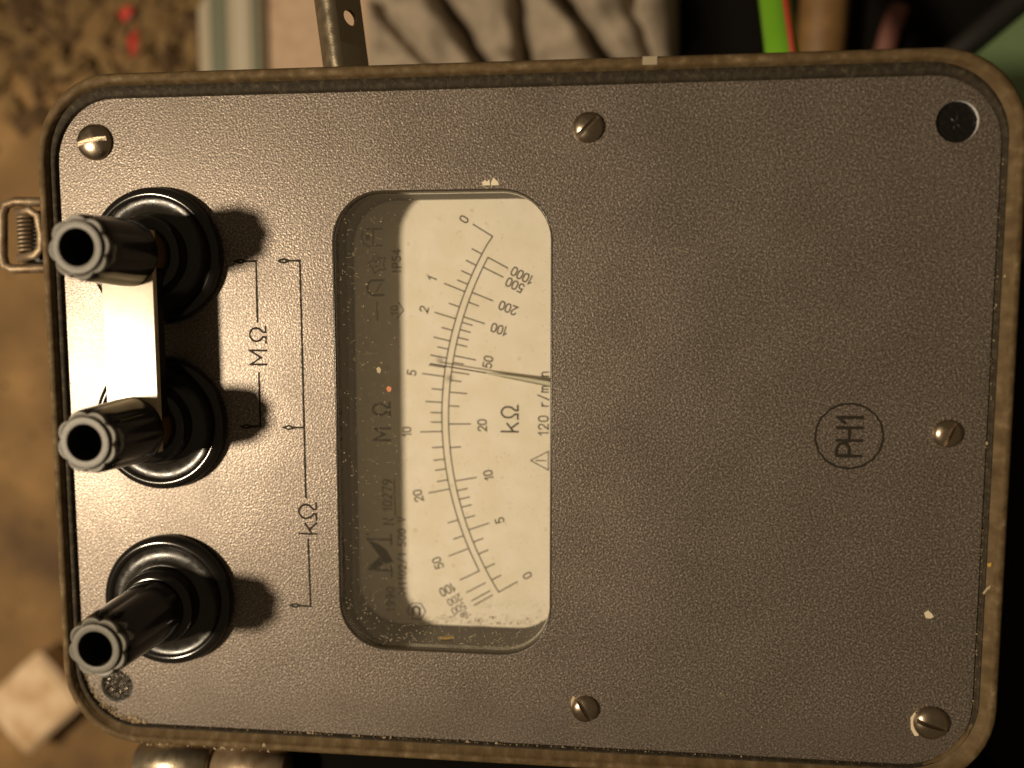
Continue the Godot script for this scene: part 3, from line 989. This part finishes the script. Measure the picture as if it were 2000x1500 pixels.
	tube(st, hex_tube, 4.5, 28)
	part("barrel", st, mat(.13, .33, .015, .16), pen)
	st = new_st()
	tube(st, [Vector3(1.5, 3.45, -2.25), Vector3(1.5, 3.45, -2.25) + far_], 1.0, 10)
	part("red_stripe", st, mat(.26, .03, .01, .4), pen)

func make_lamp() -> void:
	# the one lamp over the bench, left of the camera
	var at := Vector3(-0.387, 0.450, 0.056)
	var lamp := thing("lamp_bulb", "warm white lamp bulb hanging over the left of the bench", "lamp", at)
	var glow := mat(.9, .8, .6, .5)
	glow.emission_enabled = true
	glow.emission = lin(1, .81, .57)
	glow.emission_energy_multiplier = 3.0
	var st := new_st()
	lathe(st, [[.5, -24.5], [10.5, -22.4], [19, -16], [23.8, -6], [23.8, 6], [19, 16], [13, 25], [12, 32]], 24)
	part("glass_bulb", st, glow, lamp)
	st = new_st()
	lathe(st, [[12.5, 31], [13.5, 32], [13.5, 56], [7, 62], [1.5, 63], [1.5, 420]], 20)
	part("socket", st, M.black, lamp)
	var light := OmniLight3D.new()
	light.name = "lamp_light"
	light.position = Vector3.ZERO
	light.light_color = lin(1, .81, .57)
	light.light_energy = 0.385
	light.light_size = 0.024
	light.omni_range = 8
	light.omni_attenuation = 2
	light.shadow_enabled = true
	lamp.add_child(light)

func _ready() -> void:
	rng.seed = 7
	var cam := Camera3D.new()
	cam.name = "camera"
	var down := Vector3(-0.10350779, 0.09004612, -0.99054421)   # how the world's up lies in the camera's right, down, forward
	var ax := Vector3(0.99462846, 0.00876232, -0.10313804)
	var az := Vector3(0.00060772, 0.99589905, 0.09046938)
	var right := Vector3(ax.x, down.x, az.x); var low := Vector3(ax.y, down.y, az.y); var fwd := Vector3(ax.z, down.z, az.z)
	cam.transform = Transform3D(Basis(right, -low, -fwd).orthonormalized(), Vector3(0, 0.180, 0))
	cam.fov = 49.98
	cam.near = 0.01
	cam.far = 20.0
	var lens := CameraAttributesPhysical.new()
	lens.frustum_focal_length = 25.74
	lens.frustum_focus_distance = 0.182
	lens.frustum_near = 0.01
	lens.frustum_far = 20.0
	lens.exposure_aperture = 4.5
	cam.attributes = lens
	add_child(cam)
	var env := Environment.new()
	env.background_mode = Environment.BG_COLOR
	env.background_color = lin(1, .74, .44)
	env.background_energy_multiplier = 0.105
	env.tonemap_mode = Environment.TONE_MAPPER_LINEAR
	env.tonemap_exposure = 1.08
	env.sdfgi_enabled = true
	env.ssao_enabled = true
	env.ssil_enabled = true
	var we := WorldEnvironment.new()
	we.name = "environment"
	we.environment = env
	add_child(we)
	materials()
	make_lamp()
	make_surroundings()
	var meter := thing("megohmmeter", "grey and brown insulation tester lying face up with a dial window and three black terminals", "meter")
	make_body(meter)
	make_engraving(meter)
	make_hardware(meter)
	make_dirt(meter)
	make_chips(meter)
	make_scuffs(meter)
	make_loose()
